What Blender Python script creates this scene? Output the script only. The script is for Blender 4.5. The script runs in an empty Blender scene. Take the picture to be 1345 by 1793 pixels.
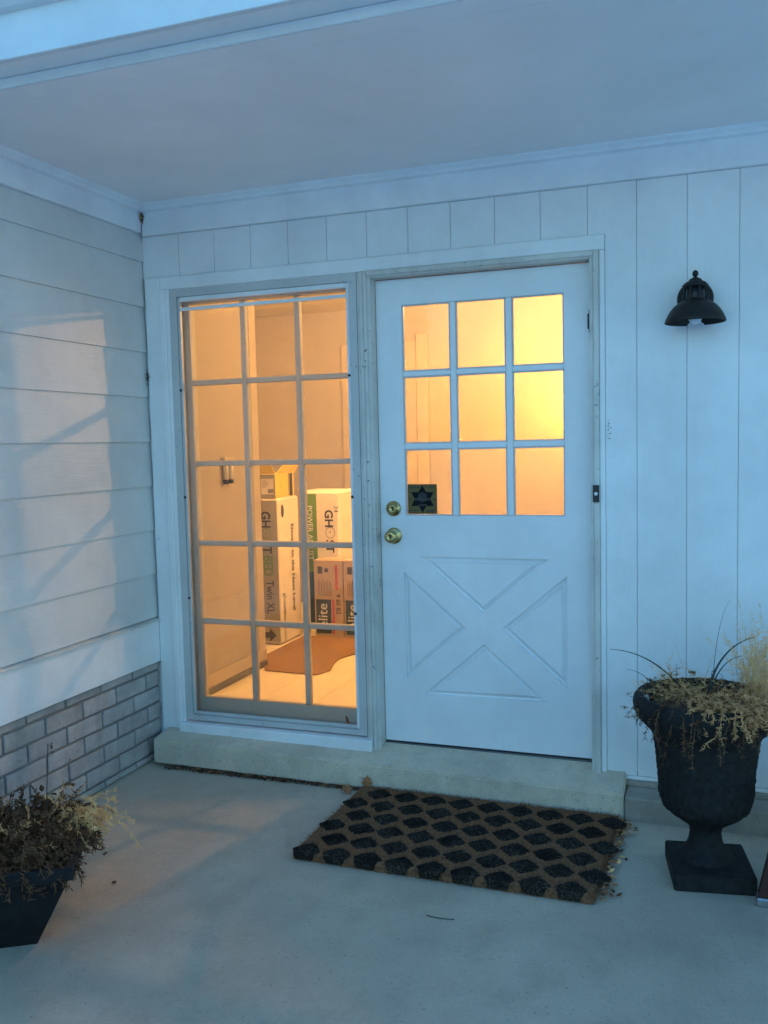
import bpy, bmesh, math, random
from mathutils import Vector, Matrix
from mathutils.geometry import tessellate_polygon
random.seed(7)
sc = bpy.context.scene
COL = sc.collection
R = math.radians

# ------------------------------------------------------------------ camera
cam = bpy.data.cameras.new('camera'); co = bpy.data.objects.new('camera', cam); COL.objects.link(co)
RV = Vector((0.94112899, 0.33723396, -0.02344084)); UV = Vector((-0.00367817, 0.07955316, 0.99682384)); FV = Vector((-0.33802765, 0.9380536, -0.07611019))
M = Matrix((RV, UV, -FV)).transposed().to_4x4(); M.translation = Vector((2.5069, -3.6796, 1.3318))
co.matrix_world = M
cam.sensor_fit = 'VERTICAL'; cam.sensor_height = 24.0; cam.lens = 24.0*1576.14/1793; cam.clip_start = 0.05; cam.clip_end = 500
sc.camera = co
# ------------------------------------------------------------------ sky, sun, exposure
W = bpy.data.worlds.new('World'); sc.world = W; W.use_nodes = True
nt = W.node_tree; nt.nodes.clear()
sky = nt.nodes.new('ShaderNodeTexSky'); sky.sky_type = 'NISHITA'; sky.sun_disc = False
sky.sun_elevation = R(2.0); sky.sun_rotation = R(45); sky.altitude = 100; sky.ozone_density = 3.0
mul = nt.nodes.new('ShaderNodeMix'); mul.data_type = 'RGBA'; mul.blend_type = 'MULTIPLY'; mul.inputs[0].default_value = 1.0
mul.inputs[7].default_value = (0.80, 0.98, .97, 1)      # the phone's white balance for indoor light: dusk turns blue
bg = nt.nodes.new('ShaderNodeBackground'); bg.inputs[1].default_value = 0.15
out = nt.nodes.new('ShaderNodeOutputWorld')
nt.links.new(sky.outputs[0], mul.inputs[6]); nt.links.new(mul.outputs[2], bg.inputs[0]); nt.links.new(bg.outputs[0], out.inputs[0])
sl = bpy.data.lights.new('sun', 'SUN'); sl.energy = 0.02; sl.angle = R(20); sl.color = (1.0, 0.85, 0.7)
so = bpy.data.objects.new('sun', sl); COL.objects.link(so)
so.rotation_euler = (R(88), 0, R(135))
sc.view_settings.view_transform = 'Standard'; sc.view_settings.look = 'None'; sc.view_settings.gamma = 1.0
sc.view_settings.use_curve_mapping = False
sc.view_settings.exposure = 3.6

# ------------------------------------------------------------------ materials
MATS = {}
def newmat(name):
    m = bpy.data.materials.new(name); m.use_nodes = True; n = m.node_tree; n.nodes.clear()
    o = n.nodes.new('ShaderNodeOutputMaterial'); b = n.nodes.new('ShaderNodeBsdfPrincipled')
    n.links.new(b.outputs[0], o.inputs[0]); MATS[name] = m
    return m, n, b, o
def nd(n, t, **k):
    x = n.nodes.new('ShaderNode'+t)
    for a, v in k.items(): setattr(x, a, v)
    return x
def noise(n, scale, detail=4, rough=.6, pos=True, stretch=None):
    t = nd(n, 'TexNoise'); t.inputs['Scale'].default_value = scale; t.inputs['Detail'].default_value = detail; t.inputs['Roughness'].default_value = rough
    g = nd(n, 'NewGeometry')
    if stretch:
        mp = nd(n, 'Mapping'); mp.inputs['Scale'].default_value = stretch; n.links.new(g.outputs['Position'], mp.inputs[0]); n.links.new(mp.outputs[0], t.inputs[0])
    else: n.links.new(g.outputs['Position'], t.inputs[0])
    return t
def ramp(n, src, p0, p1, c0=(0,0,0,1), c1=(1,1,1,1)):
    r = nd(n, 'ValToRGB'); r.color_ramp.elements[0].position = p0; r.color_ramp.elements[1].position = p1
    r.color_ramp.elements[0].color = c0; r.color_ramp.elements[1].color = c1
    n.links.new(src, r.inputs[0]); return r
def mix(n, fac, a, b, mode='MIX'):
    m = nd(n, 'Mix', data_type='RGBA', blend_type=mode)
    for i, v in ((0, fac), (6, a), (7, b)):
        if hasattr(v, 'links') or hasattr(v, 'is_linked'): n.links.new(v, m.inputs[i])
        elif i == 0: m.inputs[0].default_value = v
        else: m.inputs[i].default_value = (*v, 1) if len(v) == 3 else v
    return m.outputs[2]
def bump(n, b, h, s, d=.01):
    x = nd(n, 'Bump'); x.inputs['Strength'].default_value = s; x.inputs['Distance'].default_value = d
    n.links.new(h, x.inputs['Height']); n.links.new(x.outputs[0], b.inputs['Normal'])
def paint(name, col, rough=.5, var=.07, stain=(.35,.3,.24), stain_amt=.15, speck=0.0, bs=.25, grain=None, vscale=2.2, rnd=.0):
    m, n, b, o = newmat(name)
    t = noise(n, vscale, 6, .65)
    dk = tuple(c*(1-var*2) for c in col); lt = tuple(min(1, c*(1+var)) for c in col)
    c = ramp(n, t.outputs[0], .3, .7, (*dk,1), (*lt,1)).outputs[0]
    t2 = noise(n, 7, 8, .7, stretch=(1,1,.35))
    f = ramp(n, t2.outputs[0], .56, .78); mm = nd(n, 'Math', operation='MULTIPLY'); n.links.new(f.outputs[0], mm.inputs[0]); mm.inputs[1].default_value = stain_amt
    c = mix(n, mm.outputs[0], c, stain)
    if speck:
        t3 = noise(n, 60, 3, .5); f3 = ramp(n, t3.outputs[0], .71-speck*.1, .74-speck*.1)
        t4 = noise(n, 5, 2, .5); f4 = ramp(n, t4.outputs[0], .45, .6)
        m3 = nd(n, 'Math', operation='MULTIPLY'); n.links.new(f3.outputs[0], m3.inputs[0]); n.links.new(f4.outputs[0], m3.inputs[1])
        c = mix(n, m3.outputs[0], c, (.07,.06,.05))
    if rnd:
        oi = nd(n, 'ObjectInfo'); rr = ramp(n, oi.outputs['Random'], 0, 1, (1-rnd,1-rnd,1-rnd,1), (1,1,1,1))
        c = mix(n, 1.0, c, rr.outputs[0], 'MULTIPLY')
    n.links.new(c, b.inputs['Base Color']); b.inputs['Roughness'].default_value = rough
    tb = noise(n, 45, 5, .6, stretch=grain) if grain else noise(n, 90, 5, .6)
    bump(n, b, tb.outputs[0], bs, .004)
    return m
white = paint('white_paint', (.84,.85,.85), .55, bs=.2)
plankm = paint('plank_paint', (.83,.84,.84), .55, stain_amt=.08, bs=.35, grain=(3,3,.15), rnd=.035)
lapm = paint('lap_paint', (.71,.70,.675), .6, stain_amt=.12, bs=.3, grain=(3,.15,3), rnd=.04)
doorm = paint('door_paint', (.82,.825,.83), .4, var=.05, stain_amt=.1, bs=.15)
jambm = paint('weathered_jamb', (.68,.66,.61), .65, var=.14, stain=(.22,.2,.16), stain_amt=.75, speck=.4, bs=.6)
alum = paint('aluminium_frame', (.56,.56,.55), .4, var=.08, stain_amt=.35, speck=.1)
sashm = paint('sash_paint', (.55,.52,.47), .55, stain_amt=.2)
ceilm = paint('ceiling_paint', (.88,.835,.82), .7, var=.05, stain_amt=.05, bs=.2, vscale=1.0)
fasciam = paint('fascia_paint', (.72,.72,.72), .5, stain_amt=.08)
innerwall = paint('inner_wall_paint', (.43,.385,.335), .7, var=.02, stain_amt=.03, bs=.1)
innerceil = paint('inner_ceiling_paint', (.72,.68,.62), .7, var=.02, stain_amt=.02)
innertrim = paint('inner_trim_paint', (.50,.44,.36), .5, stain_amt=.1)
cove = paint('dark_cove_base', (.16,.16,.16), .5)
def concrete(name, col, sc_=1.0, dark=.35):
    m, n, b, o = newmat(name)
    a = noise(n, 1.3*sc_, 8, .65); c = ramp(n, a.outputs[0], .28, .72, (*[x*(1-dark) for x in col],1), (*[x*1.12 for x in col],1)).outputs[0]
    d = noise(n, 5.5*sc_, 8, .75); f = ramp(n, d.outputs[0], .5, .75); mm = nd(n,'Math',operation='MULTIPLY'); n.links.new(f.outputs[0], mm.inputs[0]); mm.inputs[1].default_value = .6
    c = mix(n, mm.outputs[0], c, tuple(x*.60 for x in col))
    d3 = noise(n, 24*sc_, 6, .8); f3 = ramp(n, d3.outputs[0], .52, .72); m3 = nd(n,'Math',operation='MULTIPLY'); n.links.new(f3.outputs[0], m3.inputs[0]); m3.inputs[1].default_value = .35
    c = mix(n, m3.outputs[0], c, tuple(x*.68 for x in col))
    s = noise(n, 160, 2, .5); fs = ramp(n, s.outputs[0], .71, .77); c = mix(n, fs.outputs[0], c, tuple(min(1,x*1.4) for x in col))
    s2 = noise(n, 110, 3, .6); fs2 = ramp(n, s2.outputs[0], .29, .36, (1,1,1,1), (0,0,0,1)); c = mix(n, fs2.outputs[0], c, tuple(x*.4 for x in col))
    n.links.new(c, b.inputs['Base Color']); b.inputs['Roughness'].default_value = .85
    h = noise(n, 55, 10, .8); bump(n, b, h.outputs[0], .8, .008)
    return m
conc = concrete('patio_concrete', (.58,.495,.385)); stepc = concrete('step_concrete', (.72,.62,.48), 2.2, .3)
foundm = concrete('foundation_concrete', (.42,.37,.31), 2.5, .45)
mortar = concrete('mortar', (.29,.265,.235), 3)
brickm = paint('painted_brick', (.50,.46,.44), .75, var=.16, stain=(.2,.18,.16), stain_amt=.45, bs=.8, rnd=.22, vscale=9, speck=.3)
lawnm = paint('snowy_lawn', (.86,.86,.86), .8, var=.06, vscale=.6, stain=(.3,.27,.18), stain_amt=.5)
def plain(name, col, rough=.5, metal=0, noise_amt=.25, sc_=20, bs=.2, rnd=0, spec=.5):
    m, n, b, o = newmat(name); b.inputs['Specular IOR Level'].default_value = spec
    t = noise(n, sc_, 6, .65)
    c = ramp(n, t.outputs[0], .3, .7, (*[x*(1-noise_amt) for x in col],1), (*[min(1,x*(1+noise_amt)) for x in col],1)).outputs[0]
    if rnd:
        oi = nd(n, 'ObjectInfo'); rr = ramp(n, oi.outputs['Random'], 0, 1, (1-rnd,)*3+(1,), (1,1,1,1)); c = mix(n, 1.0, c, rr.outputs[0], 'MULTIPLY')
    n.links.new(c, b.inputs['Base Color']); b.inputs['Roughness'].default_value = rough; b.inputs['Metallic'].default_value = metal
    bump(n, b, t.outputs[0], bs, .004); return m
brass = plain('worn_brass', (.55,.42,.18), .25, 1, .3, 60, .05)
steel = plain('galvanised_steel', (.45,.47,.5), .4, 1)
blackmetal = plain('black_metal', (.014,.013,.012), .5, 0, .3, 40, .2, spec=.3)
black = plain('black_plastic', (.012,.012,.014), .45)
urnm = plain('dark_cast_stone', (.014,.014,.014), .75, 0, .6, 45, 1.0, spec=.25)
planterm = plain('dark_planter', (.010,.011,.013), .7, 0, .5, 14, .4, spec=.25)
soil = plain('dry_soil', (.06,.035,.02), .95, 0, .5, 80, 1)
def worn_black():
    m, n, b, o = newmat('worn_black_pile'); b.inputs['Specular IOR Level'].default_value = .1; b.inputs['Roughness'].default_value = .95
    t = noise(n, 7, 6, .7); f = ramp(n, t.outputs[0], .36, .70); t2 = noise(n, 140, 4, .7); f2 = ramp(n, t2.outputs[0], .45, .62)
    m1 = nd(n, 'Math', operation='MULTIPLY'); n.links.new(f.outputs[0], m1.inputs[0]); n.links.new(f2.outputs[0], m1.inputs[1])
    c = mix(n, m1.outputs[0], (.012,.010,.009), (.15,.12,.09)); n.links.new(c, b.inputs['Base Color']); bump(n, b, t2.outputs[0], 1.0, .006); return m
straw = plain('straw_foliage', (.84,.47,.20), .85, 0, .3, 25, 0, spec=.1)
paleg = plain('pale_foliage', (.52,.275,.12), .85, 0, .4, 25, 0, spec=.1)
brownf = plain('brown_foliage', (.13,.066,.034), .9, 0, .55, 25, 0, spec=.1)
bladeg = plain('dark_grass_blade', (.02,.03,.025), .5)
coir = plain('brown_coir', (.21,.105,.055), .95, 0, .4, 90, 1.0, spec=.1)
coirfib = plain('coir_fibre', (.21,.10,.05), .9, 0, .5, 30, 0, spec=.1)
blackfib = worn_black()
redwood = plain('dark_red_wood', (.045,.012,.008), .7, 0, .4, 30)
bulbw = plain('frosted_bulb', (.75,.78,.8), .3, 0, .03)
leafm = plain('dead_leaf', (.36,.15,.06), .8, 0, .5, 60); leafr = plain('red_leaf', (.30,.10,.05), .8, 0, .4, 60)
cardw = plain('white_carton', (.80,.74,.63), .7, 0, .05, 6, .05)
cardk = plain('kraft_board', (.24,.135,.07), .8, 0, .12, 5, .1)
yellowb = plain('yellow_carton', (.82,.62,.12), .6, 0, .05, 6, .05)
greyp = plain('grey_print', (.38,.36,.30), .7, 0, .06, 6, 0)
darkp = plain('black_print', (.025,.022,.02), .6, 0, .1, 6, 0)
greenp = plain('green_print', (.16,.30,.05), .6, 0, .06, 6, 0)
tealp = plain('teal_print', (.05,.085,.08), .6, 0, .1, 6, 0)
redp = plain('red_print', (.55,.10,.06), .6, 0, .1, 6, 0)
whitep = plain('white_print', (.8,.78,.7), .6, 0, .03, 6, 0)
tilem = plain('cream_vinyl', (.74,.66,.50), .35, 0, .06, 3, .03, rnd=.05)
stickerm = plain('olive_sticker', (.15,.115,.045), .6, 0, .1, 40, 0, spec=.1)
navy = plain('dark_star', (.008,.009,.012), .6, 0, .1, 40, 0, spec=.1)
greyink = plain('grey_ink', (.10,.10,.09), .6, 0, .05, 40, 0, spec=.1)
tube = plain('chime_tube', (.75,.70,.6), .35, 0, .05)
def glass(name, ior=1.45, tint=(1,1,1), rough=0.0, haze=0.0):
    m = bpy.data.materials.new(name); m.use_nodes = True; n = m.node_tree; n.nodes.clear()
    o = nd(n,'OutputMaterial'); tr = nd(n,'BsdfTransparent'); tr.inputs[0].default_value = (*tint,1)
    gl = nd(n,'BsdfGlossy'); gl.inputs['Roughness'].default_value = rough
    fr = nd(n,'Fresnel'); fr.inputs[0].default_value = ior
    mx = nd(n,'MixShader'); n.links.new(fr.outputs[0], mx.inputs[0]); n.links.new(tr.outputs[0], mx.inputs[1]); n.links.new(gl.outputs[0], mx.inputs[2])
    last = mx
    if haze:
        df = nd(n,'BsdfDiffuse'); df.inputs[0].default_value = (.7,.7,.7,1)
        tn = noise(n, 9, 6, .7); f = ramp(n, tn.outputs[0], .5, .8); mm = nd(n,'Math',operation='MULTIPLY'); n.links.new(f.outputs[0], mm.inputs[0]); mm.inputs[1].default_value = haze
        m2 = nd(n,'MixShader'); n.links.new(mm.outputs[0], m2.inputs[0]); n.links.new(mx.outputs[0], m2.inputs[1]); n.links.new(df.outputs[0], m2.inputs[2]); last = m2
    n.links.new(last.outputs[0], o.inputs[0]); return m
paneg = glass('window_glass', 1.38, (.97,.97,.95), .01, .045)
def emit(name, col, s):
    m = bpy.data.materials.new(name); m.use_nodes = True; n = m.node_tree; n.nodes.clear()
    o = nd(n,'OutputMaterial'); e = nd(n,'Emission'); e.inputs[0].default_value = (*col,1); e.inputs[1].default_value = s
    n.links.new(e.outputs[0], o.inputs[0]); return m
WARM = (1.0, .53, .20)
ceil_bulb_m = emit('lit_ceiling_bulb', WARM, 255)
fill_bulb_m = emit('lit_fill_bulb', WARM, 240)  # added fill bulb, brightens the cartons and far wall
sconce_m = emit('lit_sconce_globe', (1.0,.59,.12), 14)

# ------------------------------------------------------------------ builders
WL = {}                                   # world location of every object
def link(o, parent, loc):
    WL[o.name] = Vector(loc)
    COL.objects.link(o)
    if parent is not None:
        o.parent = parent; o.location = Vector(loc)-WL[parent.name]
    else: o.location = loc
    return o
def empty(name, loc, label, cat, group=None):
    o = bpy.data.objects.new(name, None); o.empty_display_size = .1; link(o, None, loc); tag(o, label, cat, group); return o
def tag(o, label=None, cat=None, group=None, kind=None):
    if label: o['label'] = label
    if cat: o['category'] = cat
    if group: o['group'] = group
    if kind: o['kind'] = kind
    return o
def mesh(name, verts, faces, mat, parent=None, smooth=False, mats=None, fm=None, loc=None):
    vs = [Vector(v) for v in verts]
    if loc is None:
        xs = [v.x for v in vs]; ys = [v.y for v in vs]; zs = [v.z for v in vs]
        loc = Vector(((min(xs)+max(xs))/2, (min(ys)+max(ys))/2, min(zs)))
    me = bpy.data.meshes.new(name); me.from_pydata([v-Vector(loc) for v in vs], [], faces)
    for m in (mats or [mat]): me.materials.append(m)
    if fm:
        for p, i in zip(me.polygons, fm): p.material_index = i
    if smooth:
        for p in me.polygons: p.use_smooth = True
    me.update()
    o = bpy.data.objects.new(name, me); return link(o, parent, loc)
BOX = {}
def box(name, x0, x1, y0, y1, z0, z1, mat, parent=None, bev=.0015):
    d = (round(abs(x1-x0),4), round(abs(y1-y0),4), round(abs(z1-z0),4)); key = d+(mat.name, bev)
    if key not in BOX:
        bm = bmesh.new(); bmesh.ops.create_cube(bm, size=1)
        for v in bm.verts: v.co = Vector((v.co.x*d[0], v.co.y*d[1], (v.co.z+.5)*d[2]))
        if bev and min(d) > bev*2.5: bmesh.ops.bevel(bm, geom=list(bm.edges), offset=bev, segments=1, affect='EDGES')
        me = bpy.data.meshes.new(name); bm.to_mesh(me); bm.free(); me.materials.append(mat); BOX[key] = me
    o = bpy.data.objects.new(name, BOX[key])
    return link(o, parent, ((x0+x1)/2, (y0+y1)/2, min(z0, z1)))
PANES = {}
def pane(name, x0, x1, y0, y1, z0, z1, parent):       # a sheet of glass: two faces, its edges are set in the frame
    d = (round(x1-x0,4), round(z1-z0,4), round(y1-y0,4))
    if d not in PANES:
        w, h, t = d[0]/2, d[1], d[2]/2; me = bpy.data.meshes.new(name)
        me.from_pydata([(-w,-t,0),(w,-t,0),(w,-t,h),(-w,-t,h),(-w,t,0),(w,t,0),(w,t,h),(-w,t,h)], [], [(0,1,2,3),(7,6,5,4)]); me.materials.append(paneg); PANES[d] = me
    return link(bpy.data.objects.new(name, PANES[d]), parent, ((x0+x1)/2, (y0+y1)/2, z0))
class MB:
    def __init__(s): s.v = []; s.f = []; s.m = []
    def add(s, vs, fs, m=0):
        k = len(s.v); s.v += [Vector(v) for v in vs]; s.f += [tuple(i+k for i in f) for f in fs]; s.m += [m]*len(fs)
    def box(s, x0, x1, y0, y1, z0, z1, m=0):
        s.add([(x0,y0,z0),(x1,y0,z0),(x1,y1,z0),(x0,y1,z0),(x0,y0,z1),(x1,y0,z1),(x1,y1,z1),(x0,y1,z1)],
              [(0,3,2,1),(4,5,6,7),(0,1,5,4),(1,2,6,5),(2,3,7,6),(3,0,4,7)], m)
    def build(s, name, mat, parent=None, smooth=False, mats=None): return mesh(name, s.v, s.f, mat, parent, smooth, mats, s.m)
def lathe(name, prof, cx, cy, mat, parent=None, seg=48, fn=None, axis='z', cap=True):
    vs = []; fs = []
    for i, (r, z) in enumerate(prof):
        for k in range(seg):
            a = 2*math.pi*k/seg; rr = fn(r, z, a) if fn else r
            if axis == 'z': vs.append((cx+rr*math.cos(a), cy+rr*math.sin(a), z))
            else: vs.append((cx[0]+rr*math.cos(a), cy+z, cx[1]+rr*math.sin(a)))      # axis y: z is the offset along y
    for i in range(len(prof)-1):
        for k in range(seg):
            a, b = i*seg+k, i*seg+(k+1) % seg; fs.append((a, b, b+seg, a+seg))
    if cap: fs.append(tuple(range(seg-1, -1, -1))); fs.append(tuple(range((len(prof)-1)*seg, len(prof)*seg)))
    o = mesh(name, vs, fs, mat, parent, True)
    bm = bmesh.new(); bm.from_mesh(o.data); bmesh.ops.recalc_face_normals(bm, faces=bm.faces); bm.to_mesh(o.data); bm.free()
    return o
def tubemesh(mb, pts, rad, m=0, seg=6):
    pts = [Vector(p) for p in pts]; n = len(pts); rings = []
    for i, p in enumerate(pts):
        t = (pts[min(i+1,n-1)]-pts[max(i-1,0)]).normalized(); a = t.orthogonal().normalized(); b = t.cross(a)
        r = rad[i] if isinstance(rad, (list, tuple)) else rad
        rings.append([p+a*r*math.cos(2*math.pi*k/seg)+b*r*math.sin(2*math.pi*k/seg) for k in range(seg)])
    vs = [v for rg in rings for v in rg]; fs = []
    for i in range(n-1):
        for k in range(seg): fs.append((i*seg+k, i*seg+(k+1) % seg, (i+1)*seg+(k+1) % seg, (i+1)*seg+k))
    fs.append(tuple(range(seg-1,-1,-1))); fs.append(tuple(range((n-1)*seg, n*seg)))
    mb.add(vs, fs, m)
def text(name, body, size, origin, d, u, mat, parent, bold=0.0, align='LEFT', stretch=1.0):
    cu = bpy.data.curves.new('t', 'FONT'); cu.body = body; cu.size = size; cu.offset = bold*size; cu.align_x = align; cu.resolution_u = 3
    t = bpy.data.objects.new('t', cu); COL.objects.link(t)
    dg = bpy.context.evaluated_depsgraph_get(); dg.update(); me = bpy.data.meshes.new_from_object(t.evaluated_get(dg))
    bpy.data.objects.remove(t)
    d = Vector(d); u = Vector(u); o = Vector(origin)
    vs = [o+d*v.co.x*stretch+u*v.co.y for v in me.vertices]; fs = [tuple(p.vertices) for p in me.polygons]
    bpy.data.meshes.remove(me)
    return mesh(name, vs, fs, mat, parent)

FZ = -.165      # patio level; the door's bottom edge is z = 0, the planked wall is y = 0, the lap wall is x = 0
# ------------------------------------------------------------------ ground
tag(mesh('lawn', [(-150,-150,-.31),(150,-150,-.31),(150,150,-.31),(-150,150,-.31)], [(0,1,2,3)], lawnm), kind='structure')
tag(box('patio', -.06, 3.9, -2.4, .1, FZ-.2, FZ, conc, None, 0), kind='structure')

# ------------------------------------------------------------------ house
house = empty('house', (2.0, 0, FZ), 'white house entrance with planked wall, lap siding wing and porch ceiling', 'house')
# planked wall: backing with openings, planks on it
b = MB(); BY0, BY1 = .0065, .13
b.box(-.2,.03,BY0,BY1,FZ+.001,2.6); b.box(.03,6.5,BY0,BY1,2.10,2.6); b.box(1.095,1.115,BY0,BY1,-.02,2.10); b.box(2.105,6.5,BY0,BY1,-.02,2.10)
b.box(.03,1.10,BY0+.02,BY1,FZ+.001,.0)
pw = b.build('planked_wall', white, house)
GS, G0 = .1858, .2014
gap = .0009
edges = [.004]+[G0+i*GS for i in range(11)]
for i in range(len(edges)-1): box('plank', edges[i]+gap, edges[i+1]-gap, 0, .0060, 2.127, 2.3185, plankm, pw, .0015)
L0x, L1x, Lc = G0+10*GS+gap, G0+11*GS-gap, 2.1262          # the board that turns the corner of the door casing
lp_ = [(Lc,-.034),(L1x,-.034),(L1x,2.3185),(L0x,2.3185),(L0x,2.127),(Lc,2.127)]
mesh('plank', [(x,0,z) for x,z in lp_]+[(x,.006,z) for x,z in lp_], [(0,1,2,5),(5,2,3,4)]+[(i,6+i,6+(i+1)%6,(i+1)%6) for i in range(6)], plankm, pw)
edges = [G0+i*GS for i in range(11, 33)]
for i in range(len(edges)-1): box('plank', edges[i]+gap, edges[i+1]-gap, 0, .0060, -.034, 2.3185, plankm, pw, .0015)
box('drip_edge', 2.127, 6.5, -.006, .008, -.05, -.036, white, pw)
box('frieze_board', .0205, 6.5, -.020, .0060, 2.3195, 2.432, white, pw, .003)
def crown(name, ax, a0, a1, parent):
    prof = [(0,2.425),(-.022,2.430),(-.028,2.440),(-.042,2.450),(-.046,2.457),(0,2.457)]
    vs = []
    for a in (a0, a1):
        for (d, z) in prof: vs.append((a, -.020+d, z) if ax == 'x' else (.020-d, a, z))
    n = len(prof); fs = [(i, (i+1) % n, n+(i+1) % n, n+i) for i in range(n)]+[tuple(range(n)), tuple(range(2*n-1, n-1, -1))]
    return mesh(name, vs, fs, white, parent)
crown('crown_moulding', 'x', .021, 6.5, pw)
# casings round window and door
box('window_casing', .021, .100, -.018, .0060, -.04, 2.1255, white, pw, .003)
box('window_casing', .1005, .131, -.026, .0060, -.04, 2.066, white, pw, .003)
box('window_casing', .1312, .149, -.019, .0060, -.02, 2.066, white, pw, .002)
box('head_casing', .1005, 2.1245, -.014, .0060, 2.0665, 2.1255, white, pw, .003)
box('door_casing', 2.1035, 2.1245, -.012, .0060, -.045, 2.0660, white, pw, .003)

# lap sided wing on the left
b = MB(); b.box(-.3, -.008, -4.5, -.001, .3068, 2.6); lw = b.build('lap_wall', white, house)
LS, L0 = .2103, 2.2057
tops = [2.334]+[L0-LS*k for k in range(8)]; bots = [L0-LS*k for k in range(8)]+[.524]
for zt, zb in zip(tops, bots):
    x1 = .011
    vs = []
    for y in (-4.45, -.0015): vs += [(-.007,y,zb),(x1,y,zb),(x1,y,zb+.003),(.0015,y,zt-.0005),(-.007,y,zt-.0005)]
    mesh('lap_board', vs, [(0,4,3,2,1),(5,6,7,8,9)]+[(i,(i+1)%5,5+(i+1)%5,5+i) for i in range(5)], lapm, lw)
box('wing_frieze_board', -.007, .020, -4.45, -.0205, 2.335, 2.436, white, lw, .003)
crown('wing_crown_moulding', 'y', -4.45, -.067, lw)
b = MB()   # drip cap above the skirt
vs = []
for y in (-4.45, -.002): vs += [(-.007,y,.509),(.034,y,.509),(.034,y,.514),(-.007,y,.522)]
mesh('drip_cap', vs, [(0,1,2,3),(7,6,5,4)]+[(i,4+i,4+(i+1)%4,(i+1)%4) for i in range(4)], jambm, lw)
box('skirt_board', -.007, .020, -4.45, -.002, .307, .5085, white, lw, .003)
# painted brick base under it
b = MB(); b.box(-.3+.001, -.0085, -4.45, -.0015, FZ+.0005, .3065); bw = b.build('brick_wall', mortar, house)
BL, CP = .232, .0785
zj = [.263-CP*k for k in range(6)]
courses = [(.263, .3055)]+[(zj[k+1], zj[k]) for k in range(5)]+[(FZ+.001, zj[5])]
for r, (z0, z1) in enumerate(courses):
    y = -.215+ (BL if r % 2 == 0 else BL*.44+.0)
    y = (-.215+BL) if r % 2 == 0 else (-.110+BL)
    while y > -3.2:
        ya, yb = min(y, -.002), y-BL
        if ya-yb > .03 and yb > -3.3:
            jx = random.uniform(-.0015, .002)
            bo = box('brick', -.0425, .0015+jx, yb+.006, ya-.006 if ya < -.003 else ya, z0+.0055, z1-.0055, brickm, bw, .003)
        y -= BL
# porch ceiling, roof edge
b = MB(); b.box(-.3, 6.5, -1.33, .12, 2.4605, 2.62); pc = b.build('porch_ceiling', ceilm, house)
box('ceiling_panel', -.006, 6.5, -1.2520, -.0, 2.4573, 2.4603, ceilm, pc, .0008)
box('ceiling_panel', -.006, 6.5, -1.3420, -1.2535, 2.4573, 2.4603, ceilm, pc, .0008)
rf = MB(); rf.box(-4.5, 7, -1.50, 6, 2.80, 2.9); rf.box(-4.5, -.3, -4.6, 6, 2.601, 2.8); ro = rf.build('roof', fasciam, house)
box('bead_trim', -.006, 6.5, -1.356, -1.3425, 2.4565, 2.4880, fasciam, ro, .004)
box('soffit_board', -.3, 6.5, -1.4400, -1.3310, 2.4885, 2.505, ceilm, ro, .001)
box('fascia_board', -.3, 6.5, -1.4640, -1.4405, 2.4840, 2.70, fasciam, ro, .002)
vs = []
for x in (-.3, 6.5): vs += [(x,-1.4645,2.612),(x,-1.49,2.616),(x,-1.55,2.66),(x,-1.56,2.78),(x,-1.4645,2.78)]
mesh('gutter', vs, [(0,1,2,3,4),(9,8,7,6,5)]+[(i,5+i,5+(i+1)%5,(i+1)%5) for i in range(5)], fasciam, ro)
lathe('soffit_hook', [(.0025,0),(.004,.01),(.004,.02)], .565, -1.395, steel, ro, 10).location.z += 2.468-2.4565+ .0
# foundation ledge right of the step
box('foundation_ledge', 2.205, 6.5, -.147, .009, FZ-.01, -.072, foundm, house, .006)
box('foundation_footing', 2.127, 6.5, -.02, .009, -.0715, -.051, foundm, house, .002)

# ------------------------------------------------------------------ the room behind
b = MB(); RM = b
RX0, RX1, RY0, RY1, RZ1 = -1.35, 3.0, .131, 3.3, 2.43
inner = MB()
inner.box(-.16,-.03,RY0,1.16,-.03,RZ1)                    # short wall beside the window
inner.box(RX0-.1,RX0,1.0,RY1+.1,-.03,RZ1); inner.box(RX0,-.16,.95,1.05,-.03,RZ1)
inner.box(RX0,RX1,RY1,RY1+.1,-.03,RZ1); inner.box(RX1,RX1+.1,RY0,RY1+.1,-.03,RZ1)
rw = inner.build('room_wall', innerwall, house)
ic = MB(); ic.box(RX0-.1,RX1+.1,RY0,RY1+.1,RZ1+.001,RZ1+.1); rc = ic.build('room_ceiling', innerceil, house)
box('baseboard', -.0295, -.016, RY0+.001, 1.16, .035, .105, innertrim, rw, .003)
box('cove_base', -.0295, -.012, RY0+.001, 1.16, .0005, .034, cove, rw, .002)
box('corner_trim', -.0295, -.022, 1.075, 1.1585, .106, 2.42, innertrim, rw, .002)
box('closet_casing', .30, .40, 3.278, 3.2995, .0, 2.2, innertrim, rw, .004)
box('closet_door', -.35, .30, 3.285, 3.2995, .0, 2.15, innertrim, rw, .004)
fl = MB(); fl.box(RX0-.1,RX1+.1,RY0,RY1+.1,-.1,-.004); rfl = fl.build('room_floor', cove, house)
TS = .305
for i in range(-5, 10):
    for j in range(0, 10):
        x0, y0 = -.01+i*TS, RY0+.02+j*TS
        if x0 < -.05 and y0+TS < 1.16: continue
        x1, y1 = min(x0+TS, RX1), min(y0+TS, RY1)
        if x0 < RX0 or x1-x0 < .05: continue
        if -.32 < x0 < -.0 and y0 < 1.16 : x0 = max(x0, -.012)
        if x1-x0 < .05: continue
        box('floor_tile', x0+.0007, x1-.0007, y0+.0007, y1-.0007, -.0035, 0, tilem, rfl, .0005)

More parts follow.
